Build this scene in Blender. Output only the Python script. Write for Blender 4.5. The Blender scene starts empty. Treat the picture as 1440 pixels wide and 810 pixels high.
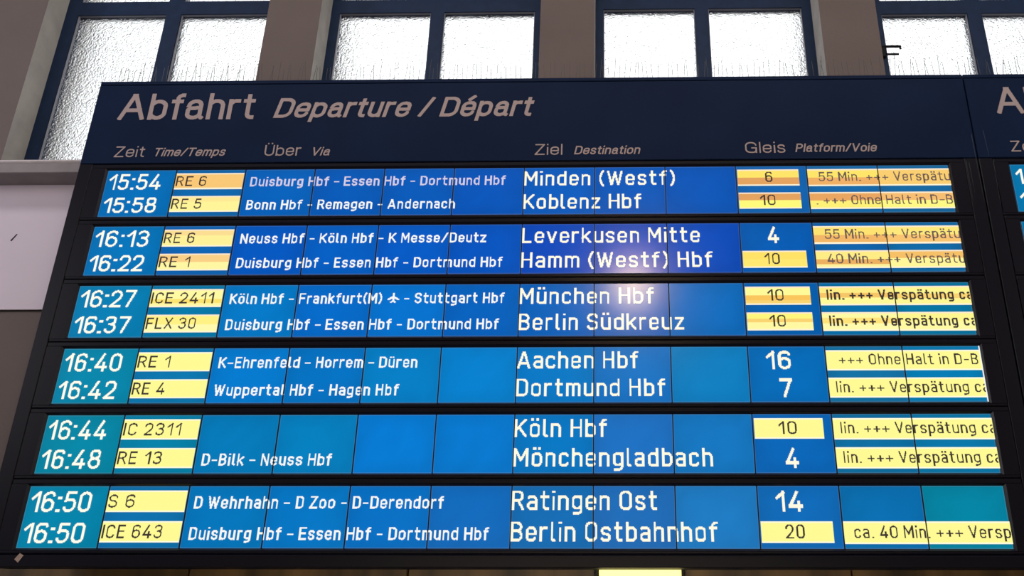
import bpy, math, random
import numpy as np
from mathutils import Matrix, Vector

random.seed(7)
SC = bpy.context.scene
COL = SC.collection

# ------------------------------------------------------------------ scale
U = 0.40                      # width of one display panel (m)
PITCH, RH = 0.89007, 0.73523  # row pitch and row height, in panel widths
ZT = 3.966                    # height of the first display row's top edge


def bx(c):
    return (c - 6.0) * U


def bz(v):
    return ZT - v * U


def lin(r, g, b, k=1.0):
    f = lambda c: (c / 12.92 if c <= 0.04045 else ((c + 0.055) / 1.055) ** 2.4)
    return (f(r / 255) * k, f(g / 255) * k, f(b / 255) * k, 1.0)


# ------------------------------------------------------------------ camera
cam = bpy.data.cameras.new('camera')
camo = bpy.data.objects.new('camera', cam)
COL.objects.link(camo)
rx, ry, rz = 0.36743, -0.00194, 0.01741
cr, sr = math.cos(rx), math.sin(rx)
Rx = Matrix(((1, 0, 0), (0, cr, -sr), (0, sr, cr)))
cr, sr = math.cos(rz), math.sin(rz)
Rz = Matrix(((cr, -sr, 0), (sr, cr, 0), (0, 0, 1)))
cr, sr = math.cos(ry), math.sin(ry)
Ry = Matrix(((cr, 0, sr), (0, 1, 0), (-sr, 0, cr)))
R = Rz @ Rx @ Ry
CAM = Vector((1.23542 * U, -10.25918 * U, ZT - 5.79044 * U))
m = Matrix.Identity(4)
for i in range(3):
    m[i][0], m[i][1], m[i][2], m[i][3] = R[i][0], R[i][2], -R[i][1], CAM[i]
camo.matrix_world = m
cam.sensor_width = 36.0
cam.lens = 1150.0 / 1440.0 * 36.0
cam.shift_x = -(841.43 - 720.0) / 1440.0
cam.clip_end = 200
SC.camera = camo

# ------------------------------------------------------------------ world: bright overcast sky
wld = bpy.data.worlds.new('overcast_sky')
SC.world = wld
wld.use_nodes = True
nt = wld.node_tree
nt.nodes.clear()
tc = nt.nodes.new('ShaderNodeTexCoord')
sx = nt.nodes.new('ShaderNodeSeparateXYZ')
rp = nt.nodes.new('ShaderNodeValToRGB')
rp.color_ramp.elements[0].position = 0.50
rp.color_ramp.elements[0].color = (0.10, 0.11, 0.13, 1)
rp.color_ramp.elements[1].position = 0.78
rp.color_ramp.elements[1].color = (1.0, 1.0, 1.0, 1)
mp = nt.nodes.new('ShaderNodeMapRange')
mp.inputs[1].default_value = -1
mp.inputs[2].default_value = 1
bg = nt.nodes.new('ShaderNodeBackground')
bg.inputs[1].default_value = 1.95
wo = nt.nodes.new('ShaderNodeOutputWorld')
nt.links.new(tc.outputs['Generated'], sx.inputs[0])
nt.links.new(sx.outputs[2], mp.inputs[0])
nt.links.new(mp.outputs[0], rp.inputs[0])
nt.links.new(rp.outputs[0], bg.inputs[0])
nt.links.new(bg.outputs[0], wo.inputs[0])

# ------------------------------------------------------------------ pendant lamp of the hall and added unseen fill lights
def area(name, loc, tgt, sx_, sy_, watts, col):
    l = bpy.data.lights.new(name, 'AREA')
    l.shape = 'RECTANGLE'
    l.size, l.size_y = sx_, sy_
    l.energy = watts
    l.color = col
    o = bpy.data.objects.new(name, l)
    o.location = loc
    o.rotation_euler = (Vector(tgt) - Vector(loc)).to_track_quat('-Z', 'Y').to_euler()
    COL.objects.link(o)
    return o


area('hall_ceiling_fill', (0.0, -2.3, 7.2), (0.0, -0.6, 3.6), 9.0, 1.0, 190, (1.0, 0.96, 0.95))  # added overhead fill, placed so its reflection clears the board
area('hall_left_fill', (-7.2, -2.6, 4.4), (-1.5, 0.4, 3.8), 1.6, 2.4, 165, (0.96, 0.94, 1.0))  # added unseen fill that brightens the wall from the left
area('hall_right_fill', (7.2, -2.6, 4.4), (1.5, 0.4, 3.8), 1.6, 2.4, 118, (1.0, 0.96, 0.92))  # added unseen fill that brightens the wall from the right
area('hall_low_fill', (0.2, -5.2, 0.9), (0.2, 0.4, 1.5), 4.0, 0.5, 70, (1.0, 0.82, 0.6))  # added low fill that lifts the brown cladding and bottom rail
pl = bpy.data.lights.new('pendant_light', 'POINT')
pl.energy = 84
pl.color = (1.0, 0.68, 0.34)
pl.shadow_soft_size = 0.16
plo = bpy.data.objects.new('pendant_light', pl)
P0 = Vector((bx(7.52), 0.0, bz(1.80)))
d0 = (P0 - CAM).normalized()
plo.location = P0 + Vector((d0.x, -d0.y, d0.z)) * 4.4
COL.objects.link(plo)

vs = SC.view_settings
SC.display_settings.display_device = 'sRGB'
vs.view_transform = 'Standard'
vs.look = 'None'
vs.exposure = 0.0
vs.gamma = 1.0
vs.use_curve_mapping = False


# ------------------------------------------------------------------ materials
def mat(name, col, rough=0.6, spec=0.4, metal=0.0, noise=0.0, nscale=6.0, bump=0.0, bscale=60.0):
    M = bpy.data.materials.new(name)
    M.use_nodes = True
    t = M.node_tree
    b = t.nodes['Principled BSDF']
    b.inputs['Base Color'].default_value = col
    b.inputs['Roughness'].default_value = rough
    b.inputs['Specular IOR Level'].default_value = spec
    b.inputs['Metallic'].default_value = metal
    if noise:
        co = t.nodes.new('ShaderNodeTexCoord')
        n = t.nodes.new('ShaderNodeTexNoise')
        n.inputs['Scale'].default_value = nscale
        n.inputs['Detail'].default_value = 6
        r = t.nodes.new('ShaderNodeMapRange')
        r.inputs[1].default_value, r.inputs[2].default_value = 0.3, 0.7
        r.inputs[3].default_value, r.inputs[4].default_value = 1 - noise, 1 + noise
        x = t.nodes.new('ShaderNodeMix')
        x.data_type = 'RGBA'
        x.blend_type = 'MULTIPLY'
        x.inputs[0].default_value = 1.0
        x.inputs[6].default_value = col
        t.links.new(co.outputs['Object'], n.inputs['Vector'])
        t.links.new(n.outputs['Fac'], r.inputs[0])
        t.links.new(r.outputs[0], x.inputs[7])
        t.links.new(x.outputs[2], b.inputs['Base Color'])
    if bump:
        co = t.nodes.new('ShaderNodeTexCoord')
        n = t.nodes.new('ShaderNodeTexNoise')
        n.inputs['Scale'].default_value = bscale
        n.inputs['Detail'].default_value = 5
        bp = t.nodes.new('ShaderNodeBump')
        bp.inputs['Strength'].default_value = bump
        bp.inputs['Distance'].default_value = 0.01
        t.links.new(co.outputs['Object'], n.inputs['Vector'])
        t.links.new(n.outputs['Fac'], bp.inputs['Height'])
        t.links.new(bp.outputs[0], b.inputs['Normal'])
    return M


M_TAUPE = mat('taupe_plaster', (0.135, 0.108, 0.104, 1), 0.85, 0.2, noise=0.06, nscale=2.5, bump=0.15)
M_WHITE = mat('pale_painted_panel', (0.60, 0.53, 0.62, 1), 0.7, 0.3, noise=0.03, nscale=2.0)
M_SILL = mat('grey_painted_sill', (0.22, 0.20, 0.21, 1), 0.55, 0.3, noise=0.10, nscale=9)
M_NOSE = mat('pale_lit_sill_nosing', (0.55, 0.50, 0.53, 1), 0.5, 0.3, noise=0.12, nscale=14)  # cream nosing, made paler with its lit edge put into the colour
M_STEEL = mat('navy_window_steel', (0.012, 0.025, 0.062, 1), 0.5, 0.12, noise=0.15, nscale=12)
M_BEAD = mat('glazing_bead_metal', (0.20, 0.21, 0.26, 1), 0.4, 0.5)
M_NAVY = mat('navy_sheet_metal', (0.0052, 0.0130, 0.042, 1), 0.5, 0.05, noise=0.12, nscale=3)
M_BLACK = mat('black_bezel', (0.0065, 0.0060, 0.011, 1), 0.34, 0.20)
M_SEAM = mat('black_rubber_seam', (0.003, 0.005, 0.012, 1), 0.6, 0.2)
M_LETTER = mat('grey_pink_lettering', (0.36, 0.285, 0.29, 1), 0.7, 0.2)
M_SPIKE = mat('spike_steel', (0.055, 0.052, 0.055, 1), 0.45, 0.4)
M_PLASTIC = mat('spike_base_plastic', (0.04, 0.04, 0.045, 1), 0.5, 0.4)
M_TAPE = mat('faded_tape', (0.34, 0.25, 0.22, 1), 0.7, 0.3, noise=0.3, nscale=60)
M_HANDLE = mat('dark_handle_metal', (0.008, 0.008, 0.010, 1), 0.5, 0.1)
M_FLOOR = mat('grey_stone_floor', (0.16, 0.15, 0.14, 1), 0.35, 0.5, noise=0.15, nscale=3)
M_CEIL = mat('grey_ceiling', (0.22, 0.21, 0.20, 1), 0.9, 0.2, noise=0.05, nscale=2)
M_HALL = mat('dim_hall_plaster', (0.11, 0.10, 0.095, 1), 0.9, 0.2, noise=0.08, nscale=1.5)
M_SCUFF = mat('dark_scuff', (0.02, 0.018, 0.018, 1), 0.8, 0.1)
M_OUT = mat('exterior_stone', (0.10, 0.10, 0.115, 1), 0.9, 0.2, noise=0.1, nscale=5)

# warm brown polished cladding under the board
M_WOOD = bpy.data.materials.new('brown_polished_cladding')
M_WOOD.use_nodes = True
t = M_WOOD.node_tree
b = t.nodes['Principled BSDF']
b.inputs['Roughness'].default_value = 0.4
co = t.nodes.new('ShaderNodeTexCoord')
mg = t.nodes.new('ShaderNodeMapping')
mg.inputs['Scale'].default_value = (1.6, 1.0, 0.25)
n = t.nodes.new('ShaderNodeTexNoise')
n.inputs['Scale'].default_value = 3.0
n.inputs['Detail'].default_value = 4
r = t.nodes.new('ShaderNodeValToRGB')
r.color_ramp.elements[0].position = 0.35
r.color_ramp.elements[0].color = (0.060, 0.042, 0.022, 1)
r.color_ramp.elements[1].position = 0.7
r.color_ramp.elements[1].color = (0.30, 0.18, 0.07, 1)
t.links.new(co.outputs['Object'], mg.inputs[0])
t.links.new(mg.outputs[0], n.inputs['Vector'])
t.links.new(n.outputs['Fac'], r.inputs[0])
t.links.new(r.outputs[0], b.inputs['Base Color'])

# pebbled window glass
M_GLASS = bpy.data.materials.new('pebbled_glass')
M_GLASS.use_nodes = True
t = M_GLASS.node_tree
b = t.nodes['Principled BSDF']
b.inputs['Base Color'].default_value = (0.97, 0.99, 1.0, 1)
b.inputs['Transmission Weight'].default_value = 1.0
b.inputs['Roughness'].default_value = 0.04
b.inputs['IOR'].default_value = 1.45
co = t.nodes.new('ShaderNodeTexCoord')
n = t.nodes.new('ShaderNodeTexNoise')
n.inputs['Scale'].default_value = 72
n.inputs['Detail'].default_value = 2.5
bp = t.nodes.new('ShaderNodeBump')
bp.inputs['Strength'].default_value = 0.8
bp.inputs['Distance'].default_value = 0.013
t.links.new(co.outputs['Object'], n.inputs['Vector'])
t.links.new(n.outputs['Fac'], bp.inputs['Height'])
t.links.new(bp.outputs[0], b.inputs['Normal'])

# liquid-crystal display: colour comes from each face's content colour, under semi-gloss glass
M_LCD = bpy.data.materials.new('liquid_crystal_display')
M_LCD.use_nodes = True
t = M_LCD.node_tree
b = t.nodes['Principled BSDF']
b.inputs['Base Color'].default_value = (0.002, 0.0025, 0.004, 1)
b.inputs['Roughness'].default_value = 0.18
b.inputs['Specular IOR Level'].default_value = 0.5
at = t.nodes.new('ShaderNodeAttribute')
at.attribute_name = 'content'
t.links.new(at.outputs['Color'], b.inputs['Emission Color'])
b.inputs['Emission Strength'].default_value = 1.0


def glow(name, col, k):
    M = bpy.data.materials.new(name)
    M.use_nodes = True
    b = M.node_tree.nodes['Principled BSDF']
    b.inputs['Base Color'].default_value = (0.7, 0.65, 0.45, 1)
    b.inputs['Emission Color'].default_value = col
    b.inputs['Emission Strength'].default_value = k
    return M


# ------------------------------------------------------------------ mesh helpers
WORLD = {}


class MB:
    """collects faces in world coordinates"""

    def __init__(self):
        self.v, self.f, self.c, self.m = [], [], [], []

    def quad(self, pts, col=None, mi=0):
        n = len(self.v)
        self.v += [tuple(p) for p in pts]
        self.f.append(tuple(range(n, n + len(pts))))
        self.c.append(col)
        self.m.append(mi)

    def box(self, x0, x1, y0, y1, z0, z1, mi=0, ch=0.0):
        """box with an optional chamfer round its front (-y) face"""
        n = len(self.v)
        c = ch
        self.v += [(x0 + c, y0, z0 + c), (x1 - c, y0, z0 + c), (x1 - c, y0, z1 - c), (x0 + c, y0, z1 - c)]
        if c:
            self.v += [(x0, y0 + c, z0), (x1, y0 + c, z0), (x1, y0 + c, z1), (x0, y0 + c, z1)]
        self.v += [(x0, y1, z0), (x1, y1, z0), (x1, y1, z1), (x0, y1, z1)]
        fs = [(0, 1, 2, 3)]
        k = 0
        for _ in range(2 if c else 1):
            for i in range(4):
                j = (i + 1) % 4
                fs.append((k + i, k + 4 + i, k + 4 + j, k + j))
            k += 4
        fs.append((k + 3, k + 2, k + 1, k))
        for q in fs:
            self.f.append(tuple(n + i for i in q))
            self.c.append(None)
            self.m.append(mi)

    def rod(self, a, b_, r, sides=6, mi=0):
        a, b_ = Vector(a), Vector(b_)
        w = (b_ - a).normalized()
        u = w.orthogonal().normalized()
        v = w.cross(u)
        n = len(self.v)
        for p in (a, b_):
            for i in range(sides):
                q = 2 * math.pi * i / sides
                self.v.append(tuple(p + (u * math.cos(q) + v * math.sin(q)) * r))
        fs = [(i, (i + 1) % sides, sides + (i + 1) % sides, sides + i) for i in range(sides)]
        fs += [tuple(reversed(range(sides))), tuple(range(sides, 2 * sides))]
        for q in fs:
            self.f.append(tuple(n + i for i in q))
            self.c.append(None)
            self.m.append(mi)

    def build(self, name, mats, parent=None, origin=None):
        if not isinstance(mats, (list, tuple)):
            mats = [mats]
        V = np.array(self.v)
        if origin is None:
            lo, hi = V.min(0), V.max(0)
            origin = ((lo[0] + hi[0]) / 2, (lo[1] + hi[1]) / 2, lo[2])
        origin = Vector(origin)
        me = bpy.data.meshes.new(name)
        me.from_pydata([tuple(Vector(p) - origin) for p in self.v], [], self.f)
        for M in mats:
            me.materials.append(M)
        for p, k in zip(me.polygons, self.m):
            p.material_index = k
        if any(c is not None for c in self.c):
            ca = me.color_attributes.new('content', 'FLOAT_COLOR', 'CORNER')
            for p, c in zip(me.polygons, self.c):
                for q, li in enumerate(p.loop_indices):
                    ca.data[li].color = c[q] if isinstance(c[0], (tuple, list)) else c
        me.update()
        o = bpy.data.objects.new(name, me)
        COL.objects.link(o)
        place(o, origin, parent)
        return o


def place(o, origin, parent):
    origin = Vector(origin)
    if parent is not None:
        o.parent = parent
        o.location = origin - WORLD[parent.name]
    else:
        o.location = origin
    WORLD[o.name] = origin


def empty(name, loc):
    o = bpy.data.objects.new(name, None)
    o.empty_display_size = 0.1
    COL.objects.link(o)
    place(o, loc, None)
    return o


def tag(o, label=None, cat=None, group=None, kind=None):
    for k, v in (('label', label), ('category', cat), ('group', group), ('kind', kind)):
        if v:
            o[k] = v
    return o


# ------------------------------------------------------------------ stroke lettering
# a glyph is (width, [strokes]); a stroke is (closed, [(x, y[, corner radius])...]); cap height is 1
def S(*p):
    return (False, p)


def Cl(*p):
    return (True, p)


XH = 0.72
DIN = {
    ' ': (0.22, []),
    '0': (.44, [Cl((0, 0, .22), (.44, 0, .22), (.44, 1, .22), (0, 1, .22))]),
    '1': (.26, [S((0, .70), (.26, 1), (.26, 0))]),
    '2': (.43, [S((0, .76), (0, 1, .22), (.43, 1, .22), (.43, .55, .12), (0, 0), (.43, 0))]),
    '3': (.43, [S((0, .84), (.02, 1, .2), (.42, 1, .2), (.42, .54, .2), (.16, .54)),
                S((.16, .54), (.43, .54, .22), (.43, 0, .22), (0, 0, .22), (0, .18))]),
    '4': (.48, [S((.30, 1), (0, .22), (.48, .22)), S((.36, .46), (.36, 0))]),
    '5': (.43, [S((.40, 1), (.06, 1), (.02, .54), (.08, .62, .04), (.43, .62, .22), (.43, 0, .22), (0, 0, .22), (-.01, .17))]),
    '6': (.44, [Cl((0, 0, .22), (.44, 0, .22), (.44, .6, .22), (0, .6, .22)), S((0, .3), (0, 1, .24), (.43, 1, .2), (.43, .86))]),
    '7': (.44, [S((0, 1), (.44, 1), (.14, 0))]),
    '8': (.44, [Cl((.02, .54, .2), (.42, .54, .2), (.42, 1, .2), (.02, 1, .2)), Cl((0, 0, .22), (.44, 0, .22), (.44, .54, .22), (0, .54, .22))]),
    '9': (.44, [Cl((0, .4, .22), (.44, .4, .22), (.44, 1, .22), (0, 1, .22)), S((.44, .7), (.44, 0, .24), (.02, 0, .2), (.02, .14))]),
    ':': (.05, [S((0, 0), (.05, 0)), S((.0, .70), (.05, .70))]),
    '.': (.04, [S((0, 0), (.04, 0))]),
    '-': (.30, [S((0, .42), (.30, .42))]),
    '+': (.42, [S((0, .38), (.42, .38)), S((.21, .62), (.21, .14))]),
    '/': (.42, [S((0, 0), (.42, 1))]),
    '(': (.16, [S((.16, 1.04), (.0, .74, .3), (0, .2, .3), (.16, -.1))]),
    ')': (.16, [S((0, 1.04), (.16, .74, .3), (.16, .2, .3), (0, -.1))]),
    'A': (.54, [S((0, 0), (.25, 1), (.29, 1), (.54, 0)), S((.10, .27), (.44, .27))]),
    'B': (.44, [S((.24, .53), (0, .53), (0, 1), (.41, 1, .22), (.41, .53, .22), (.2, .53)), S((0, .53), (0, 0), (.44, 0, .24), (.44, .53, .24), (.2, .53))]),
    'C': (.44, [S((.44, .80), (.44, 1, .22), (0, 1, .22), (0, 0, .22), (.44, 0, .22), (.44, .20))]),
    'D': (.46, [Cl((0, 0), (0, 1), (.46, 1, .26), (.46, 0, .26))]),
    'E': (.40, [S((.40, 1), (0, 1), (0, 0), (.40, 0)), S((0, .53), (.35, .53))]),
    'F': (.40, [S((.40, 1), (0, 1), (0, 0)), S((0, .50), (.35, .50))]),
    'H': (.46, [S((0, 0), (0, 1)), S((.46, 0), (.46, 1)), S((0, .52), (.46, .52))]),
    'I': (.0, [S((0, 0), (0, 1))]),
    'K': (.46, [S((0, 0), (0, 1)), S((.46, 1), (0, .36)), S((.15, .56), (.48, 0))]),
    '|': (.0, [S((0, 0), (0, 1))]),
    'L': (.40, [S((0, 1), (0, 0), (.40, 0))]),
    'M': (.58, [S((0, 0), (0, 1), (.02, 1), (.29, .34), (.56, 1), (.58, 1), (.58, 0))]),
    'N': (.48, [S((0, 0), (0, 1), (.02, 1), (.46, 0), (.48, 0), (.48, 1))]),
    'O': (.46, [Cl((0, 0, .23), (.46, 0, .23), (.46, 1, .23), (0, 1, .23))]),
    'R': (.44, [S((0, 0), (0, 1), (.43, 1, .24), (.43, .48, .24), (0, .48)), S((.24, .48), (.46, 0))]),
    'S': (.44, [S((.43, .82), (.43, 1, .22), (0, 1, .22), (0, .52, .22), (.44, .52, .22), (.44, 0, .22), (0, 0, .22), (0, .18))]),
    'V': (.50, [S((0, 1), (.24, 0), (.26, 0), (.50, 1))]),
    'W': (.72, [S((0, 1), (.17, 0), (.19, 0), (.36, .92), (.53, 0), (.55, 0), (.72, 1))]),
    'X': (.48, [S((0, 0), (.48, 1)), S((0, 1), (.48, 0))]),
    'Z': (.44, [S((.02, 1), (.44, 1), (0, 0), (.44, 0))]),
    'a': (.36, [S((.02, .66), (.04, XH, .1), (.36, XH, .2), (.36, 0)), S((.36, .40), (.0, .40, .18), (0, 0, .18), (.36, 0, .12), (.36, .2))]),
    'b': (.38, [S((0, 0), (0, 1)), Cl((0, 0, .19), (.38, 0, .19), (.38, XH, .19), (0, XH, .19))]),
    'c': (.35, [S((.35, .58), (.35, XH, .18), (0, XH, .19), (0, 0, .19), (.35, 0, .18), (.35, .14))]),
    'd': (.38, [S((.38, 0), (.38, 1)), Cl((0, 0, .19), (.38, 0, .19), (.38, XH, .19), (0, XH, .19))]),
    'e': (.37, [S((.02, .36), (.37, .36), (.37, XH, .19), (0, XH, .19), (0, 0, .19), (.35, 0, .16), (.35, .12))]),
    'f': (.28, [S((.10, 0), (.10, 1, .17), (.28, 1)), S((0, XH), (.26, XH))]),
    'g': (.38, [Cl((0, .04, .18), (.38, .04, .18), (.38, XH, .18), (0, XH, .18)), S((.38, XH), (.38, -.26, .2), (.04, -.26))]),
    'h': (.37, [S((0, 0), (0, 1)), S((0, .45), (0, XH, .2), (.37, XH, .2), (.37, 0))]),
    'i': (.0, [S((0, 0), (0, .67)), S((-.015, 1.0), (.015, 1.0))]),
    'k': (.36, [S((0, 0), (0, 1)), S((.36, XH), (0, .28)), S((.12, .42), (.38, 0))]),
    'l': (.10, [S((0, 1), (0, 0, .12), (.12, 0))]),
    'm': (.60, [S((0, 0), (0, XH)), S((0, .45), (0, XH, .16), (.30, XH, .16), (.30, 0)), S((.30, .45), (.30, XH, .16), (.60, XH, .16), (.60, 0))]),
    'n': (.37, [S((0, 0), (0, XH)), S((0, .45), (0, XH, .2), (.37, XH, .2), (.37, 0))]),
    'o': (.38, [Cl((0, 0, .19), (.38, 0, .19), (.38, XH, .19), (0, XH, .19))]),
    'p': (.38, [S((0, -.28), (0, XH)), Cl((0, 0, .19), (.38, 0, .19), (.38, XH, .19), (0, XH, .19))]),
    'r': (.24, [S((0, 0), (0, XH)), S((0, .42), (0, XH, .2), (.25, XH))]),
    's': (.35, [S((.34, .60), (.34, XH, .16), (0, XH, .16), (0, .38, .16), (.35, .34, .16), (.35, 0, .16), (0, 0, .16), (0, .12))]),
    't': (.28, [S((.10, .98), (.10, 0, .15), (.28, 0)), S((0, XH), (.27, XH))]),
    'u': (.37, [S((0, XH), (0, 0, .2), (.37, 0, .2), (.37, .3)), S((.37, 0), (.37, XH))]),
    'v': (.40, [S((0, XH), (.19, 0), (.21, 0), (.40, XH))]),
    'z': (.36, [S((0, XH), (.36, XH), (0, 0), (.36, 0))]),
    '>': (.86, [S((.43, 1.0), (.43, .22)), S((.0, .34), (.43, .68), (.86, .34)), S((.05, .36), (.43, .60), (.81, .36)), S((.27, .04), (.43, .2), (.59, .04))]),
}
for a_, q in (('ä', 'a'), ('ö', 'o'), ('ü', 'u')):
    w, s = DIN[q]
    DIN[a_] = (w, s + [S((w * .2 - .01, 1.01), (w * .2 + .01, 1.01)), S((w * .8 - .01, 1.01), (w * .8 + .01, 1.01))])

# rounder grotesque for the painted header
X2 = 0.73
GRO = {
    ' ': (0.26, []),
    '/': (.36, [S((0, 0), (.36, 1))]),
    'A': (.74, [S((0, 0), (.35, 1), (.39, 1), (.74, 0)), S((.13, .34), (.61, .34))]),
    'D': (.60, [Cl((0, 0), (0, 1), (.60, 1, .42), (.60, 0, .42))]),
    'G': (.68, [S((.66, .74), (.64, 1, .33), (0, 1, .34), (0, 0, .34), (.60, 0, .30), (.67, .25, .1), (.67, .46)), S((.40, .46), (.67, .46)), S((.67, .46), (.67, 0))]),
    'P': (.54, [S((0, 0), (0, 1), (.54, 1, .27), (.54, .45, .27), (0, .45))]),
    'T': (.60, [S((0, 1), (.60, 1)), S((.30, 1), (.30, 0))]),
    'U': (.58, [S((0, 1), (0, 0, .29), (.58, 0, .29), (.58, 1))]),
    'V': (.64, [S((0, 1), (.31, 0), (.33, 0), (.64, 1))]),
    'Z': (.58, [S((.03, 1), (.58, 1), (0, 0), (.58, 0))]),
    'a': (.47, [S((.02, .54), (.05, X2, .2), (.43, X2, .2), (.43, .04, .06), (.49, 0)), S((.43, .44), (.20, .42, .1), (0, .40, .18), (0, 0, .19), (.43, 0, .24), (.43, .3))]),
    'b': (.48, [S((0, 0), (0, 1)), Cl((0, 0, .24), (.48, 0, .24), (.48, X2, .24), (0, X2, .24))]),
    'e': (.48, [S((.02, .37), (.48, .37), (.48, X2, .24), (0, X2, .24), (0, 0, .24), (.44, 0, .22), (.47, .17))]),
    'f': (.26, [S((.12, 0), (.12, 1, .16), (.29, 1)), S((0, X2), (.26, X2))]),
    'h': (.44, [S((0, 0), (0, 1)), S((0, .42), (0, X2, .21), (.44, X2, .21), (.44, 0))]),
    'i': (.0, [S((0, 0), (0, .69)), S((0, 1.0), (0, 1.01))]),
    'l': (.0, [S((0, 0), (0, 1))]),
    'm': (.74, [S((0, 0), (0, X2)), S((0, .42), (0, X2, .18), (.37, X2, .18), (.37, 0)), S((.37, .42), (.37, X2, .18), (.74, X2, .18), (.74, 0))]),
    'n': (.44, [S((0, 0), (0, X2)), S((0, .42), (0, X2, .21), (.44, X2, .21), (.44, 0))]),
    'o': (.48, [Cl((0, 0, .24), (.48, 0, .24), (.48, X2, .24), (0, X2, .24))]),
    'p': (.48, [S((0, -.27), (0, X2)), Cl((0, 0, .24), (.48, 0, .24), (.48, X2, .24), (0, X2, .24))]),
    'r': (.24, [S((0, 0), (0, X2)), S((0, .38), (0, X2, .2), (.26, X2))]),
    's': (.42, [S((.40, .58), (.40, X2, .17), (.01, X2, .18), (.01, .40, .17), (.42, .34, .17), (.42, 0, .18), (0, 0, .18), (0, .15))]),
    't': (.26, [S((.12, .95), (.12, 0, .13), (.28, 0)), S((0, X2), (.26, X2))]),
    'u': (.44, [S((0, X2), (0, 0, .21), (.44, 0, .21), (.44, .3)), S((.44, 0), (.44, X2))]),
}
w, s = GRO['U']
GRO['Ü'] = (w, s + [S((w * .27, 1.21), (w * .27, 1.23)), S((w * .73, 1.21), (w * .73, 1.23))])
w, s = GRO['e']
GRO['é'] = (w, s + [S((.20, .93), (.36, 1.10))])


def flatten(stroke):
    """corner fillets -> [(point, smooth?)]"""
    closed, pts = stroke
    P = [np.array(p[:2], float) for p in pts]
    Rr = [p[2] if len(p) > 2 else 0.0 for p in pts]
    n = len(P)
    out = []
    for i in range(n):
        if Rr[i] <= 0 or (not closed and i in (0, n - 1)):
            out.append((P[i], False))
            continue
        a, c_ = P[i - 1], P[(i + 1) % n]
        ua, uc = a - P[i], c_ - P[i]
        la, lc = np.linalg.norm(ua), np.linalg.norm(uc)
        ua, uc = ua / la, uc / lc
        r_ = min(Rr[i], la * (0.5 if (closed or i > 1) else 1.0) * 1.0, lc * (0.5 if (closed or i < n - 2) else 1.0))
        for k in range(9):
            q = k / 8 * math.pi / 2
            # superellipse-like quarter turn between the two tangent points
            out.append((P[i] + ua * r_ * (1 - math.sin(q)) + uc * r_ * (1 - math.cos(q)), True))
    if closed:
        out.append(out[0])
    return out


def segments(text, font, sw, gap):
    """text -> segments in cap-height units (outer cap height 1), total width"""
    x, segs = sw / 2, []
    k = 1 - sw
    first = True
    for ch in text:
        w, st = font[ch]
        for s_ in st:
            fl = flatten(s_)
            ys = [p[1] for p, _ in fl]
            glo, ghi = min(ys), max(ys)
            for i in range(len(fl) - 1):
                (p, s0), (q, s1) = fl[i], fl[i + 1]
                e0 = not s0
                e1 = not s1
                if np.linalg.norm(p - q) < 1e-6:
                    continue
                segs.append((x + p[0], sw / 2 + p[1] * k, x + q[0], sw / 2 + q[1] * k, e0, e1, sw / 2 + glo * k, sw / 2 + ghi * k))
        x += w + (sw + gap if ch != ' ' else gap * .6)
    return segs, x - sw / 2 - gap


def raster(text, font, cap, sw, x0, x1=None, xs=None, pix=U / 90, gap=.15, slant=0.0, clip=None, snap=True):
    """-> list of rectangles (xa, xb, za, zb) in metres relative to the baseline at x0; xs = horizontal stretch"""
    segs, wid = segments(text, font, sw, gap)
    if xs is None:
        xs = (x1 - x0) / (wid * cap) if wid > 0 else 1
    W = wid * cap * xs + 2 * pix + abs(slant) * cap
    nx, y0, y1 = int(W / pix) + 4, -.36, 1.30
    ny = int((y1 - y0) * cap / pix) + 1
    gx = (np.arange(nx) + .5) * pix - pix
    gy = y0 * cap + (np.arange(ny) + .5) * pix
    on = np.zeros((ny, nx), bool)
    hw = sw / 2 * cap
    for (ax, ay, bx_, by, e0, e1, lo, hi) in segs:
        A = np.array((ax * cap * xs, ay * cap))
        B = np.array((bx_ * cap * xs, by * cap))
        # sub-window
        sl = slant * cap * 1.4
        i0 = np.searchsorted(gx, min(A[0], B[0]) - 2 * hw - sl)
        i1 = np.searchsorted(gx, max(A[0], B[0]) + 2 * hw + sl)
        j0 = np.searchsorted(gy, min(A[1], B[1]) - 2 * hw)
        j1 = np.searchsorted(gy, max(A[1], B[1]) + 2 * hw)
        if i0 >= i1 or j0 >= j1:
            continue
        X, Y = np.meshgrid(gx[i0:i1], gy[j0:j1])
        X = X - slant * Y
        L = np.linalg.norm(B - A)
        u = (B - A) / L
        tt = (X - A[0]) * u[0] + (Y - A[1]) * u[1]
        pp = np.abs(-(X - A[0]) * u[1] + (Y - A[1]) * u[0])
        ins = (pp <= hw) & (tt >= 0) & (tt <= L)
        ins |= ((pp <= hw) & (tt < 0) & (tt >= -hw)) if e0 else (np.hypot(X - A[0], Y - A[1]) <= hw)
        ins |= ((pp <= hw) & (tt > L) & (tt <= L + hw)) if e1 else (np.hypot(X - B[0], Y - B[1]) <= hw)
        ins &= (Y >= lo * cap - hw - 1e-9) & (Y <= hi * cap + hw + 1e-9)
        on[j0:j1, i0:i1] |= ins
    if clip is not None:
        on[:, gx + x0 > clip] = False
    rects, open_ = [], {}
    for j in range(ny + 1):
        runs = set()
        if j < ny:
            row = on[j]
            d = np.diff(np.concatenate(([0], row.astype(int), [0])))
            runs = set(zip(np.where(d == 1)[0], np.where(d == -1)[0]))
        for k in [k for k in open_ if k not in runs]:
            rects.append((k[0], k[1], open_.pop(k), j))
        for k in runs:
            open_.setdefault(k, j)
    return [(gx[0] - pix / 2 + a * pix, gx[0] - pix / 2 + b_ * pix, y0 * cap + c_ * pix, y0 * cap + d_ * pix) for a, b_, c_, d_ in rects], xs


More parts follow.
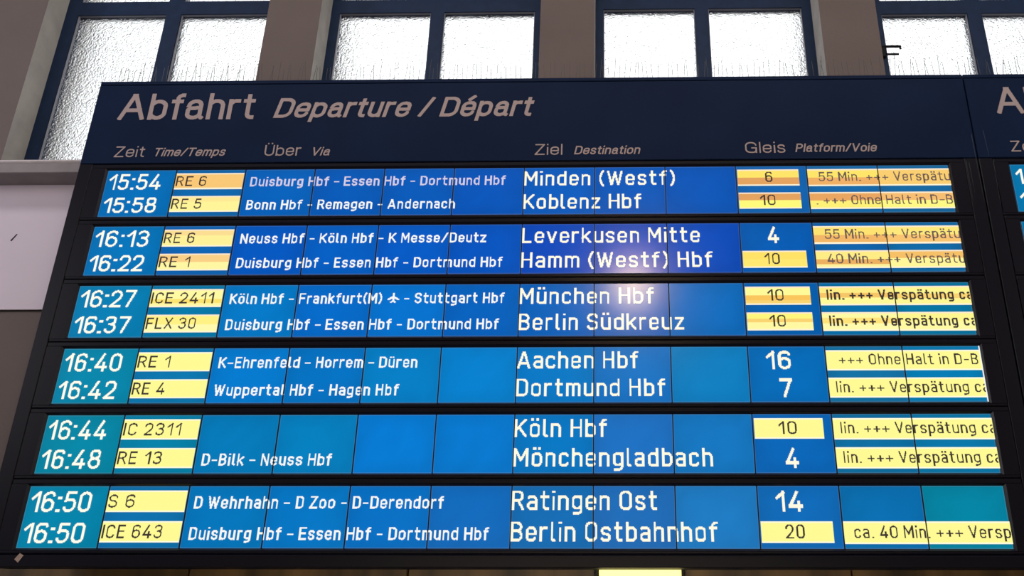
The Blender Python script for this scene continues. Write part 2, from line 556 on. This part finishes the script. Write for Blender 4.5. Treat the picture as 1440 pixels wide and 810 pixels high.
def write(mb, rects, X, Y, Z, col=None, mi=0):
    for a, b_, c_, d_ in rects:
        mb.quad([(X + a, Y, Z + c_), (X + b_, Y, Z + c_), (X + b_, Y, Z + d_), (X + a, Y, Z + d_)], col, mi)


# ------------------------------------------------------------------ the hall
YW, YF = 0.45, 0.63          # wall face, window frame face
OPEN = [(-3.435, -1.875), (-1.508, 0.014), (0.387, 1.920), (2.305, 3.840)]
Z0, Z1 = ZT + 0.215, ZT + 2.55
XL, XR, YB, ZC = -7.5, 7.5, -8.0, 7.3


def structure(o, label=None):
    o['kind'] = 'structure'
    if label:
        o['label'] = label
    return o


mb = MB()
REV = (0.42, 0.41, 0.39, 1)
edges = [XL] + [e for o in OPEN for e in o] + [XR]
for i in range(0, len(edges), 2):
    n_ = len(mb.f)
    mb.box(edges[i], edges[i + 1], YW, 0.98, Z0, Z1)
    mb.m[n_ + 2] = mb.m[n_ + 4] = 1          # window reveals: daylight put in as a paler grey colour
mb.box(XL, XR, YW, 0.98, 0, Z0)
mb.box(XL, XR, YW, 0.98, Z1, ZC)
M_REVEAL = mat('daylit_reveal_grey', REV, 0.8, 0.2, noise=0.12, nscale=7)
wall = structure(mb.build('wall_front', [M_TAUPE, M_REVEAL]), 'taupe plaster window wall with piers between the windows')
for nm, args in (('floor', (XL - .2, XR + .2, YB - .2, 0.98, -.2, 0)), ('ceiling', (XL - .2, XR + .2, YB - .2, 0.98, ZC, ZC + .2)),
                 ('wall_left', (XL - .2, XL, YB, 0.98, 0, ZC)), ('wall_right', (XR, XR + .2, YB, 0.98, 0, ZC)), ('wall_back', (XL, XR, YB - .2, YB, 0, ZC))):
    mb = MB()
    mb.box(*args)
    structure(mb.build(nm, {'floor': M_FLOOR, 'ceiling': M_CEIL}.get(nm, M_HALL)), {'floor': 'grey stone floor of the hall', 'ceiling': 'grey ceiling of the hall'}.get(nm, 'dim plaster ' + nm.replace('_', ' on the ') + ' side'))

# continuous sill, pale cladding below it, brown cladding lower down
mb = MB()
mb.box(XL, XR, 0.276, YW, ZT + .146, ZT + .215, ch=0.004)
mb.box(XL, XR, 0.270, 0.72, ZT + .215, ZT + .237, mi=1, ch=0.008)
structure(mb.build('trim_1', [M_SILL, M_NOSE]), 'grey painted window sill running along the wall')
mb = MB()
mb.box(XL, XR, 0.436, YW, ZT - .690, ZT + .146)
pale = structure(mb.build('trim_2', M_WHITE), 'pale lilac white wall panel under the window sill')
mb = MB()
mb.box(XL, XR, 0.444, YW, ZT - .698, ZT - .690)
structure(mb.build('trim_3', M_SCUFF), 'dark shadow joint along the bottom of the pale panel')
mb = MB()
mb.quad([(-3.212, .4352, ZT - .238), (-3.204, .4352, ZT - .244), (-3.176, .4352, ZT - .196), (-3.184, .4352, ZT - .194)])
o = mb.build('scuff_mark', M_SCUFF, pale)
o['label'] = 'short dark scuff on the pale panel'
mb = MB()
for k in range(13):
    xa = XL + k * (XR - XL) / 13
    mb.box(xa + .004, xa + (XR - XL) / 13 - .004, 0.40, YW, 0, bz(5.02), ch=0.004)
structure(mb.build('trim_4', M_WOOD), 'brown polished wall cladding below the departure board')


# ------------------------------------------------------------------ windows
def window(idx, x0, x1, gl, mull, gr, ztr, label, handle=False):
    """gl/gr: outer glass edges; mull: (left, right) of the mullion"""
    zb, zt = ZT + .237, Z1
    zt2 = ztr + .115
    f = MB()
    y0, y1 = YF, YF + .075
    f.box(x0 - .02, gl, y0, y1, zb, zt)
    f.box(gr, x1 + .02, y0, y1, zb, zt)
    f.box(mull[0], mull[1], y0, y1, zb, zt)
    f.box(gl, mull[0], y0, y1, ztr, zt2)
    f.box(mull[1], gr, y0, y1, ztr, zt2)
    f.box(gl, gr, y0, y1, zb, zb + .05)
    f.box(gl, gr, y0, y1, zt - .08, zt)
    fr = structure(f.build('window_%d' % idx, M_STEEL, origin=((x0 + x1) / 2, YF, zb)), label)
    for xa, xb in ((gl, mull[0]), (mull[1], gr)):
        for za, zb_ in ((zb + .05, ztr), (zt2, zt - .08)):
            g = MB()
            g.box(xa, xb, YF + .024, YF + .030, za, zb_)
            g.build('pane', M_GLASS, fr)['label'] = 'pebbled white glass pane'
            b_ = MB()
            w = .006
            ya, yb = YF + .008, YF + .026
            b_.box(xa, xa + w, ya, yb, za, zb_, ch=.003)
            b_.box(xb - w, xb, ya, yb, za, zb_, ch=.003)
            b_.box(xa + w, xb - w, ya, yb, za, za + w, ch=.003)
            b_.box(xa + w, xb - w, ya, yb, zb_ - w * .4, zb_, ch=.001)
            b_.build('glazing_bead', M_BEAD, fr)['label'] = 'grey metal glazing bead'
    if handle:
        h = MB()
        hx, hz = gl + .003, ZT + 1.268
        h.box(hx - .05, hx + .088, YF - .035, YF - .020, hz, hz + .014, ch=.003)
        h.box(hx + .077, hx + .088, YF - .034, YF - .022, hz - .016, hz, ch=.002)
        h.box(hx - .05, hx - .022, YF - .03, YF, hz - .075, hz + .02, ch=.004)
        h.box(hx - .022, hx + .068, YF - .030, YF - .018, hz - .060, hz - .048, ch=.003)
        h.build('window_handle', M_HANDLE, fr)['label'] = 'dark two-bar window latch'
    return fr


window(1, *OPEN[0], -3.345, (-2.702, -2.594), -1.960, ZT + 1.630, 'leftmost tall navy steel window, uncovered down to its sill')
window(2, *OPEN[1], -1.447, (-0.789, -0.696), -0.045, ZT + 1.627, 'second navy steel window from the left, above the word Departure')
window(3, *OPEN[2], 0.444, (1.094, 1.189), 1.853, ZT + 1.638, 'third navy steel window from the left, above the Destination heading')
window(4, *OPEN[3], 2.408, (3.012, 3.113), 3.735, ZT + 1.573, 'rightmost navy steel window, with a dark latch', handle=True)

# ------------------------------------------------------------------ the departure board
# train lines: time, train, via (text, x1), destination (text, x1), platform (text, x0, x1, boxed), notice (text, x0), bands
Y1 = (255, 250, 148)
CR = (255, 252, 222)
UNI = [(0, .07, CR), (.07, .93, Y1), (.93, 1, CR)]


def bands(*b_):
    """(to, colour)... between cream edges"""
    out, a = [(0, .08, (252, 234, 205))], .08
    for t_, c_ in b_:
        out.append((a, t_, c_))
        a = t_
    out.append((a, 1, (255, 246, 214)))
    return out


OR, OD, YD, YL = (250, 200, 118), (228, 163, 95), (255, 229, 105), (255, 247, 140)
LINES = [
    [dict(t='15:54', n='RE 6', nx=1.46, nb=bands((.9, OR)), v='Duisburg Hbf - Essen Hbf - Dortmund Hbf', vx=5.74, vc=(212, 206, 228), d='Minden (Westf)', dx=8.14,
          p='6', px=(9.41, 9.51), box=1, pb=bands((.5, YD), (.92, OD)), i='55 Min. +++ Verspätu', ix=10.16, ib=(bands((.5, YD), (.92, (240, 176, 100))), bands((.92, (250, 206, 112))))),
     dict(t='15:58', n='RE 5', nx=1.45, nb=bands((.35, (255, 233, 148)), (.92, (255, 244, 152))), v='Bonn Hbf - Remagen - Andernach', vx=5.04, d='Koblenz Hbf', dx=7.66,
          p='10', px=(9.31, 9.53), box=1, pb=bands((.48, OD), (.93, (255, 250, 122))), i='. +++ Ohne Halt in D-B', ix=10.095, ib=(bands((.5, (234, 166, 96)), (.92, (255, 240, 118))), bands((.5, (248, 190, 112)), (.92, (255, 248, 132)))))],
    [dict(t='16:13', n='RE 6', nx=1.45, nb=bands((.35, (252, 222, 146)), (.92, (255, 241, 152))), v='Neuss Hbf - Köln Hbf - K Messe/Deutz', vx=5.51, d='Leverkusen Mitte', dx=8.45,
          p='4', px=(9.38, 9.53), box=0, i='55 Min. +++ Verspätu', ix=10.16, ib=(bands((.5, (255, 226, 112)), (.9, (242, 182, 102))), bands((.5, (255, 232, 122)), (.9, (250, 196, 112))))),
     dict(t='16:22', n='RE 1', nx=1.45, nb=bands((.5, (250, 208, 134)), (.92, (255, 246, 162))), v='Duisburg Hbf - Essen Hbf - Dortmund Hbf', vx=5.75, d='Hamm (Westf) Hbf', dx=8.61,
          p='10', px=(9.31, 9.52), box=1, pb=bands((.5, (255, 226, 102)), (.92, (255, 232, 112))), i='40 Min. +++ Verspätu', ix=10.16, ib=(bands((.5, (255, 236, 132)), (.78, (236, 176, 96)), (.92, (255, 240, 152))), bands((.45, (246, 192, 102)), (.92, (255, 246, 152)))))],
    [dict(t='16:27', n='ICE 2411', nx=1.87, nb=bands((.55, (255, 250, 162)), (.78, (252, 228, 112)), (.92, (255, 246, 162))), v='Köln Hbf - Frankfurt(M) > - Stuttgart Hbf', vx=5.80, d='München Hbf', dx=7.80,
          p='10', px=(9.31, 9.53), box=1, pb=bands((.48, (255, 250, 152)), (.75, (250, 198, 92)), (.92, (250, 212, 112))), i='|in. +++ Verspätung ca', ix=10.10, iw=.165, ib=(bands((.35, (255, 236, 132)), (.6, (246, 198, 102)), (.92, (255, 250, 152))), bands((.4, (255, 246, 142)), (.65, (250, 212, 112)), (.92, (255, 246, 146))))),
     dict(t='16:37', n='FLX 30', nx=1.69, nb=bands((.55, (255, 241, 132)), (.92, (255, 250, 172))), v='Duisburg Hbf - Essen Hbf - Dortmund Hbf', vx=5.74, d='Berlin Südkreuz', dx=8.19,
          p='10', px=(9.31, 9.53), box=1, pb=bands((.35, (255, 246, 122)), (.55, (250, 212, 112)), (.92, (255, 248, 162))), i='|in. +++ Verspätung ca', ix=10.10, iw=.165, ib=(bands((.3, (255, 250, 162)), (.6, (255, 227, 122)), (.92, (255, 250, 172))), bands((.5, (255, 246, 142)), (.92, (255, 250, 162)))))],
    [dict(t='16:40', n='RE 1', nx=1.45, v='K-Ehrenfeld - Horrem - Düren', vx=4.70, d='Aachen Hbf', dx=7.58, p='16', px=(9.23, 9.55), box=0, i='+++ Ohne Halt in D-B', ix=10.168),
     dict(t='16:42', n='RE 4', nx=1.45, v='Wuppertal Hbf - Hagen Hbf', vx=4.49, d='Dortmund Hbf', dx=7.92, p='7', px=(9.38, 9.54), box=0, i='|in. +++ Verspätung ca', ix=10.10)],
    [dict(t='16:44', n='IC 2311', nx=1.76, d='Köln Hbf', dx=7.17, p='10', px=(9.32, 9.55), box=1, i='|in. +++ Verspätung ca', ix=10.10),
     dict(t='16:48', n='RE 13', nx=1.58, v='D-Bilk - Neuss Hbf', vx=3.73, d='Mönchengladbach', dx=8.48, p='4', px=(9.38, 9.55), box=0, i='|in. +++ Verspätung ca', ix=10.10)],
    [dict(t='16:50', n='S 6', nx=1.35, v='D Wehrhahn - D Zoo - D-Derendorf', vx=5.17, d='Ratingen Ost', dx=7.78, p='14', px=(9.22, 9.55), box=0),
     dict(t='16:50', n='ICE 643', nx=1.76, v='Duisburg Hbf - Essen Hbf - Dortmund Hbf', vx=5.74, d='Berlin Ostbahnhof', dx=8.50, p='20', px=(9.31, 9.54), box=1, i='ca. 40 Min. +++ Versp', ix=10.132)],
]
# colour each display panel shows (time, train, 4 x via, 3 x destination, platform, 2 x notice)
PANEL = [
    [(0, 108, 180), (8, 100, 168), (0, 96, 184), (0, 88, 180), (0, 88, 182), (0, 84, 182), (0, 90, 186), (0, 86, 182), (0, 84, 180), (12, 98, 174), (16, 102, 166), (18, 102, 158)],
    [(0, 114, 182), (10, 98, 176), (0, 86, 188), (0, 92, 190), (0, 88, 192), (0, 82, 186), (4, 72, 184), (12, 72, 180), (0, 74, 184), (0, 90, 176), (8, 96, 166), (10, 102, 162)],
    [(0, 124, 176), (0, 118, 166), (0, 118, 194), (0, 104, 196), (0, 112, 202), (0, 96, 186), (0, 96, 186), (0, 94, 180), (0, 104, 186), (0, 94, 172), (0, 108, 166), (0, 114, 158)],
    [(0, 132, 168), (6, 116, 170), (0, 120, 202), (0, 112, 190), (0, 124, 194), (0, 126, 202), (0, 118, 194), (16, 112, 192), (6, 124, 190), (0, 106, 182), (14, 110, 160), (0, 122, 176)],
    [(0, 132, 162), (0, 126, 164), (0, 120, 182), (0, 124, 186), (0, 120, 206), (0, 118, 202), (0, 116, 190), (26, 110, 190), (16, 116, 188), (4, 100, 180), (8, 108, 158), (4, 116, 164)],
    [(0, 130, 168), (10, 110, 168), (0, 116, 184), (0, 116, 192), (0, 110, 192), (10, 104, 184), (14, 106, 176), (28, 106, 180), (26, 120, 190), (10, 104, 180), (4, 108, 172), (0, 130, 160)],
]
WHT, TIMEC, VIAC = (255, 251, 226), (255, 254, 236), (246, 249, 246)
DARK = (62, 52, 50)
YT, YS = -0.0030, -0.0016     # lettering, yellow strips: just off the panel face
ORD = ('top', 'second', 'third', 'fourth', 'fifth', 'bottom')
# horizontal stretch of the running notices, from one measured word group
NCAP = .145 * U


def notice_stretch(sw):
    return (11.78 - 10.10) * U / (segments('|in. +++ Verspätung', DIN, sw, .15)[1] * NCAP)




def display_panel(parent, c, n, col):
    """one liquid-crystal panel: face lit a little brighter in its middle, with a dull rim"""
    p = MB()
    x0, x1 = bx(c) + .0015, bx(c + 1) - .0015
    z1, z0 = bz(n * PITCH), bz(n * PITCH + RH)
    e = .0045
    base = np.array(lin(*col)[:3])
    rim = tuple(base * .72 + np.array((.030, .050, .060))) + (1.0,)
    nx, nz = 6, 4
    rnd = random.Random(c * 31 + n * 7)
    G = {}
    for i in range(nx + 1):
        for j in range(nz + 1):
            u, v = i / nx * 2 - 1, j / nz * 2 - 1
            k = 1.06 - .13 * max(abs(u), abs(v)) ** 3 + rnd.uniform(-.035, .035)
            G[i, j] = tuple(base * k) + (1.0,)
    X = [x0 + e + (x1 - x0 - 2 * e) * i / nx for i in range(nx + 1)]
    Z = [z0 + e + (z1 - z0 - 2 * e) * j / nz for j in range(nz + 1)]
    for i in range(nx):
        for j in range(nz):
            p.quad([(X[i], 0, Z[j]), (X[i + 1], 0, Z[j]), (X[i + 1], 0, Z[j + 1]), (X[i], 0, Z[j + 1])], [G[i, j], G[i + 1, j], G[i + 1, j + 1], G[i, j + 1]])
    q = [(x0, z0), (x1, z0), (x1, z1), (x0, z1)]
    r_ = [(X[0], Z[0]), (X[-1], Z[0]), (X[-1], Z[-1]), (X[0], Z[-1])]
    for k in range(4):
        l = (k + 1) % 4
        p.quad([(q[k][0], 0, q[k][1]), (q[l][0], 0, q[l][1]), (r_[l][0], 0, r_[l][1]), (r_[k][0], 0, r_[k][1])], rim)
    # back of the panel
    for k in range(4):
        l = (k + 1) % 4
        p.quad([(q[l][0], 0, q[l][1]), (q[k][0], 0, q[k][1]), (q[k][0], .012, q[k][1]), (q[l][0], .012, q[l][1])], (0, 0, 0, 1))
    return p.build('display_panel', M_LCD, parent)


def strip(mb_, c0, c1, v0, v1, bs):
    for a, b_, c_ in bs:
        za, zb_ = bz(v0 + (v1 - v0) * b_), bz(v0 + (v1 - v0) * a)
        mb_.quad([(bx(c0), YS, za), (bx(c1), YS, za), (bx(c1), YS, zb_), (bx(c0), YS, zb_)], lin(*c_))


def make_row(board, n, xoff=0.0, cols=12, lines=None, colours=None):
    """a display row: black frame > panels, lettering and yellow strips"""
    z = n * PITCH
    top, bot = z - .089 + .005, z + RH + .066 - .005
    f = MB()
    c0, c1 = -.22, cols + .22
    yf, yb = -.012, .05
    e = .010 / U
    f.box(bx(c0), bx(c1), yf, yb, bz(z - e), bz(top), ch=.003)
    f.box(bx(c0), bx(c1), yf, yb, bz(bot), bz(z + RH + e), ch=.003)
    f.box(bx(c0), bx(-e), yf, yb, bz(z + RH + e), bz(z - e))
    f.box(bx(cols + e), bx(c1), yf, yb, bz(z + RH + e), bz(z - e))
    # sloping inner lips
    o_ = [(bx(-e), bz(z + RH + e)), (bx(cols + e), bz(z + RH + e)), (bx(cols + e), bz(z - e)), (bx(-e), bz(z - e))]
    i_ = [(bx(0), bz(z + RH)), (bx(cols), bz(z + RH)), (bx(cols), bz(z)), (bx(0), bz(z))]
    for k in range(4):
        l = (k + 1) % 4
        f.quad([(o_[k][0], yf, o_[k][1]), (o_[l][0], yf, o_[l][1]), (i_[l][0], 0, i_[l][1]), (i_[k][0], 0, i_[k][1])])
    f.box(bx(0), bx(cols), .013, .05, bz(z + RH), bz(z))
    for c in range(1, cols):
        f.box(bx(c) - .0026, bx(c) + .0026, -.0042, .012, bz(z + RH), bz(z), mi=1)
    row = f.build('display_row', [M_BLACK, M_SEAM], board)
    return row, z


board = empty('departure_board', (0, .11, bz(5.404)))
tag(board, 'large navy departures board with six lit blue display rows in front of windows', 'departure board')


def housing(root, cols, tag_row=None):
    h = MB()
    h.box(bx(-.42), bx(cols + .42), .012, .235, bz(5.404), bz(-1.507), ch=.0)
    h.build('housing', M_NAVY, root)
    h = MB()
    h.box(bx(-.42), bx(cols + .42), -.012, .012, bz(-.102), bz(-1.435), ch=.003)
    h.box(bx(-.42), bx(cols + .42), -.012, .012, bz(-1.443), bz(-1.507), ch=.003)
    hp = h.build('header_panel', M_NAVY, root)
    for a, b_ in ((-.42, -.229), (cols + .229, cols + .42)):
        h = MB()
        h.box(bx(a), bx(b_), -.012, .012, bz(5.255), bz(-.094), ch=.003)
        h.build('side_trim', M_BLACK, root)
    h = MB()
    h.box(bx(-.42), bx(cols + .42), -.012, .012, bz(5.404), bz(5.262), ch=.004)
    h.build('bottom_rail', M_BLACK, root)
    for c in (1.0, cols / 2, cols - 1.0):
        for v in (-.9, 4.6):
            h = MB()
            h.box(bx(c) - .04, bx(c) + .04, .235, .437 if v < 0 else .452, bz(v) - .03, bz(v) + .03)
            h.box(bx(c) - .08, bx(c) + .08, .225, .243, bz(v) - .06, bz(v) + .06)
            h.build('wall_bracket', M_BLACK, root)
    return hp


def head_text(parent, name, text, x0, x1, vbase, cap, sw, slant, xs=None):
    rc, xs_ = raster(text, GRO, cap * U, sw, bx(x0), bx(x1) if x1 else None, xs=xs, pix=cap * U / 64, gap=.12, slant=slant)
    mb_ = MB()
    write(mb_, rc, bx(x0), -.0136, bz(vbase), None)
    o_ = mb_.build(name, M_LETTER, parent)
    return o_, xs_


hp = housing(board, 12)
HEAD = [
    ('Abfahrt', -.03, 1.975, -.828, .452, .142, 0), ('Departure / Départ', 2.275, 6.055, -.845, .338, .16, .22),
    ('Zeit', .050, .487, -.203, .178, .115, 0), ('Time/Temps', .615, 1.655, -.213, .138, .15, .22),
    ('Über', 2.235, 2.760, -.208, .178, .115, 0), ('Via', 2.910, 3.175, -.207, .138, .15, .22),
    ('Ziel', 6.140, 6.540, -.192, .178, .115, 0), ('Destination', 6.705, 7.640, -.197, .138, .15, .22),
    ('Gleis', 9.150, 9.725, -.200, .178, .115, 0), ('Platform/Voie', 9.862, 11.010, -.210, .138, .15, .22),
]
XS_HEAD = {}
for tx, a, b_, vb, cap, sw, sl in HEAD:
    big = cap > .3
    o, xs_ = head_text(hp, 'title_lettering' if big else 'column_heading', tx, a, b_, vb, cap, sw, sl)
    XS_HEAD[tx] = xs_
    o['label'] = 'grey pink %slettering reading %s' % ('slanted ' if sl else '', tx.replace('/', ' '))

VL = ((.094, .423), (.595, .922))      # time digits: cap top and baseline, as parts of the row height
VS = ((.072, .424), (.570, .910))      # yellow strips
for n in range(6):
    row, z = make_row(board, n)
    row['label'] = '%s lit display row' % ORD[n]
    for c in range(12):
        display_panel(row, c, n, PANEL[n][c])
    for l in range(2):
        L = LINES[n][l]
        v = lambda f_: z + f_ * RH
        # departure time
        cap = (VL[l][1] - VL[l][0]) * RH * U
        rc, _ = raster(L['t'], DIN, cap * 1.01, .130, bx(.057), bx(.808), pix=U / 92, gap=.13)
        q = MB()
        write(q, rc, bx(.057), YT, bz(v(VL[l][1])), lin(*TIMEC))
        q.build('departure_time', M_LCD, row)['label'] = 'white digits reading ' + L['t'].replace(':', ' ')
        # train number on its yellow strip
        q = MB()
        strip(q, 1.009, 1.984, v(VS[l][0]), v(VS[l][1]), L.get('nb', UNI))
        base = (.352, .842)[l]
        rc, _ = raster(L['n'], DIN, .157 * U, .120, bx(1.024), bx(L['nx']), pix=U / 130, gap=.17)
        write(q, rc, bx(1.024), YT, bz(v(base)), lin(*DARK))
        q.build('train_number_strip', M_LCD, row)['label'] = 'yellow strip reading ' + L['n']
        # calling points
        if 'v' in L:
            base = (.366, .866)[l]
            rc, _ = raster(L['v'], DIN, .148 * U, .148, bx(2.093), bx(L['vx']), pix=U / 120, gap=.15)
            q = MB()
            write(q, rc, bx(2.093), YT, bz(v(base)), lin(*L.get('vc', VIAC)))
            q.build('calling_points', M_LCD, row)
        # destination
        base = (.394, .893)[l]
        rc, _ = raster(L['d'], DIN, .235 * U, .128, bx(6.004), bx(L['dx']), pix=U / 92, gap=.15)
        q = MB()
        write(q, rc, bx(6.004), YT, bz(v(base)), lin(*WHT))
        q.build('destination_name', M_LCD, row)['label'] = 'large white lettering reading ' + L['d']
        # platform
        q = MB()
        if L['box']:
            strip(q, 9.020, 9.885, v(VS[l][0]), v(VS[l][1]), L.get('pb', UNI))
            rc, _ = raster(L['p'], DIN, .166 * U, .125, bx(L['px'][0]), bx(L['px'][1]), pix=U / 130, gap=.17)
            write(q, rc, bx(L['px'][0]), YT, bz(v((.348, .842)[l])), lin(*DARK))
        else:
            rc, _ = raster(L['p'], DIN, .245 * U, .142, bx(L['px'][0]), bx(L['px'][1]), pix=U / 92, gap=.13)
            write(q, rc, bx(L['px'][0]), YT, bz(v((.415, .915)[l])), lin(*WHT))
        q.build('platform_number', M_LCD, row)['label'] = ('yellow strip reading ' if L['box'] else 'white numeral reading ') + L['p']
        # running notice
        if 'i' in L:
            q = MB()
            ib = L.get('ib', (UNI, UNI))
            strip(q, 10.010, 10.994, v(VS[l][0]), v(VS[l][1] + .015), ib[0])
            strip(q, 11.006, 12.0, v(VS[l][0]), v(VS[l][1] + .015), ib[1])
            rc, _ = raster(L['i'], DIN, NCAP, L.get('iw', .125), bx(L['ix']), xs=notice_stretch(L.get('iw', .125)), pix=U / 130, gap=.15, clip=bx(12) - .002)
            write(q, rc, bx(L['ix']), YT, bz(v((.337, .835)[l])), lin(*((104, 86, 84) if n < 2 else DARK)))
            q.build('notice_strip', M_LCD, row)['label'] = 'yellow running notice strip'
    if n == 3:
        q = MB()
        q.quad([(bx(11.985), -.0036, bz(z + RH)), (bx(12.0), -.0036, bz(z + RH)), (bx(12.0), -.0036, bz(z)), (bx(11.985), -.0036, bz(z))], lin(250, 250, 245))
        q.build('panel_edge', M_LCD, row)['label'] = 'bright white edge of the last panel'

# scrap of tape on the bottom rail
mb = MB()
a = [(.042, 5.315), (.092, 5.245), (.142, 5.270), (.094, 5.352)]
mb.quad([(bx(x), -.0135, bz(v_)) for x, v_ in reversed(a)])
mb.quad([(bx(x), -.0122, bz(v_)) for x, v_ in a])
for k in range(4):
    l = (k + 1) % 4
    mb.quad([(bx(a[k][0]), -.0135, bz(a[k][1])), (bx(a[l][0]), -.0135, bz(a[l][1])), (bx(a[l][0]), -.0122, bz(a[l][1])), (bx(a[k][0]), -.0122, bz(a[k][1]))])
mb.build('tape_scrap', M_TAPE, board)['label'] = 'small faded pinkish scrap of tape'

# ------------------------------------------------------------------ the neighbouring board at the right edge
_bx = bx
OFF = 12.86


def bx(c, _o=OFF * U):
    return _bx(c) + _o


NC = 5
board2 = empty('departure_board', (_bx(OFF) + NC / 2 * U, .11, bz(5.404)))
tag(board2, 'second navy departures board cut off at the right edge of the view', 'departure board')
hp2 = housing(board2, NC)
o, _ = head_text(hp2, 'title_lettering', 'Abfahrt', -.03, None, -.822, .452, .142, 0, xs=XS_HEAD['Abfahrt'])
o, _ = head_text(hp2, 'column_heading', 'Zeit', .055, None, -.193, .176, .115, 0, xs=XS_HEAD['Zeit'])
for n in range(6):
    row, z = make_row(board2, n, cols=NC)
    for c in range(NC):
        display_panel(row, c, n, (0, 118, 172) if c == 0 else (0, 112, 180))
    for l in range(2 if n == 0 else 0):
        cap = (VL[l][1] - VL[l][0]) * RH * U
        rc, _ = raster('1', DIN, cap, .130, bx(.060), xs=1.0, pix=U / 92, gap=.13)
        q = MB()
        write(q, rc, bx(.060), YT, bz(z + VL[l][1] * RH), lin(*TIMEC))
        q.build('departure_time', M_LCD, row)
bx = _bx

# thin pale lines running down between the two boards
M_PALE_LINE = mat('pale_grey_line', (0.075, 0.085, 0.10, 1), 0.5, 0.3)
for own, xa, va, xb, vb in ((board, 12.25, -.058, 12.252, .60), (board, 12.290, -.023, 12.294, .45), (board, 12.395, -.487, 12.402, .56), (board2, 12.633, -.043, 12.62, .65), (board2, 12.572, -.545, 12.588, -.115)):
    q = MB()
    w = .0008
    q.quad([(bx(xb) - w * .4, -.0126, bz(vb)), (bx(xb) + w * .4, -.0126, bz(vb)), (bx(xa) + w, -.0126, bz(va)), (bx(xa) - w, -.0126, bz(va))])
    q.build('pale_line', M_PALE_LINE, own)

# ------------------------------------------------------------------ bird spikes along the top edges
SPK = [
    (-2.56, -1.75, 'bird spikes on the board top, in front of the leftmost window'),
    (-1.72, -.91, 'bird spikes on the board top, from first pier into second window'),
    (-.88, -.04, 'bird spikes on the board top, below right pane of second window'),
    (-.01, .80, 'bird spikes on the board top, from second pier into third window'),
    (.83, 1.66, 'bird spikes on the board top, below right pane of third window'),
    (1.69, 2.54, 'bird spikes on the board top, from third pier into fourth window'),
    (2.60, 3.50, 'bird spikes on top of the second board at the right edge'),
]
ztop = bz(-1.507)
spike_mesh = None
for a, b_, lab in SPK:
    e_ = empty('bird_spike_strip', ((a + b_) / 2, .10, ztop))
    tag(e_, lab, 'bird spikes', 'bird spike strips on the board tops')
    h = MB()
    h.box(a, b_, .080, .120, ztop, ztop + .006)
    h.build('base_strip', M_PLASTIC, e_)
    N = int((b_ - a) / .030)
    for k in range(N):
        x = a + .015 + k * (b_ - a - .03) / (N - 1)
        if spike_mesh is None:
            h = MB()
            h.rod((x, .10, ztop + .006), (x, .10, ztop + .185), .0014, 6)
            s_ = h.build('spike', M_SPIKE, e_, origin=(x, .10, ztop + .006))
            spike_mesh = s_.data
        else:
            s_ = bpy.data.objects.new('spike', spike_mesh)
            COL.objects.link(s_)
            place(s_, (x, .10, ztop + .006), e_)
        s_.rotation_euler = ((-.10, .04, .12)[k % 3] + random.uniform(-.03, .03), random.uniform(-.09, .09), 0)
        s_.scale = (1, 1, random.uniform(.86, 1.12))

# ------------------------------------------------------------------ lit wall lamp under the board
wl = empty('wall_lamp', (.635, .40, ZT - 2.32))
tag(wl, 'lit yellow rectangular wall lamp just under the departure board', 'lamp')
h = MB()
h.box(.400, .866, .355, .40, ZT - 2.32, ZT - 2.06, ch=.004)
h.build('lamp_housing', M_BLACK, wl)
h = MB()
h.box(.424, .843, .300, .355, ZT - 2.30, ZT - 2.08, ch=.012)
h.build('diffuser', glow('warm_lamp_diffuser', lin(255, 240, 140), 1.7), wl)['label'] = 'glowing yellow diffuser'
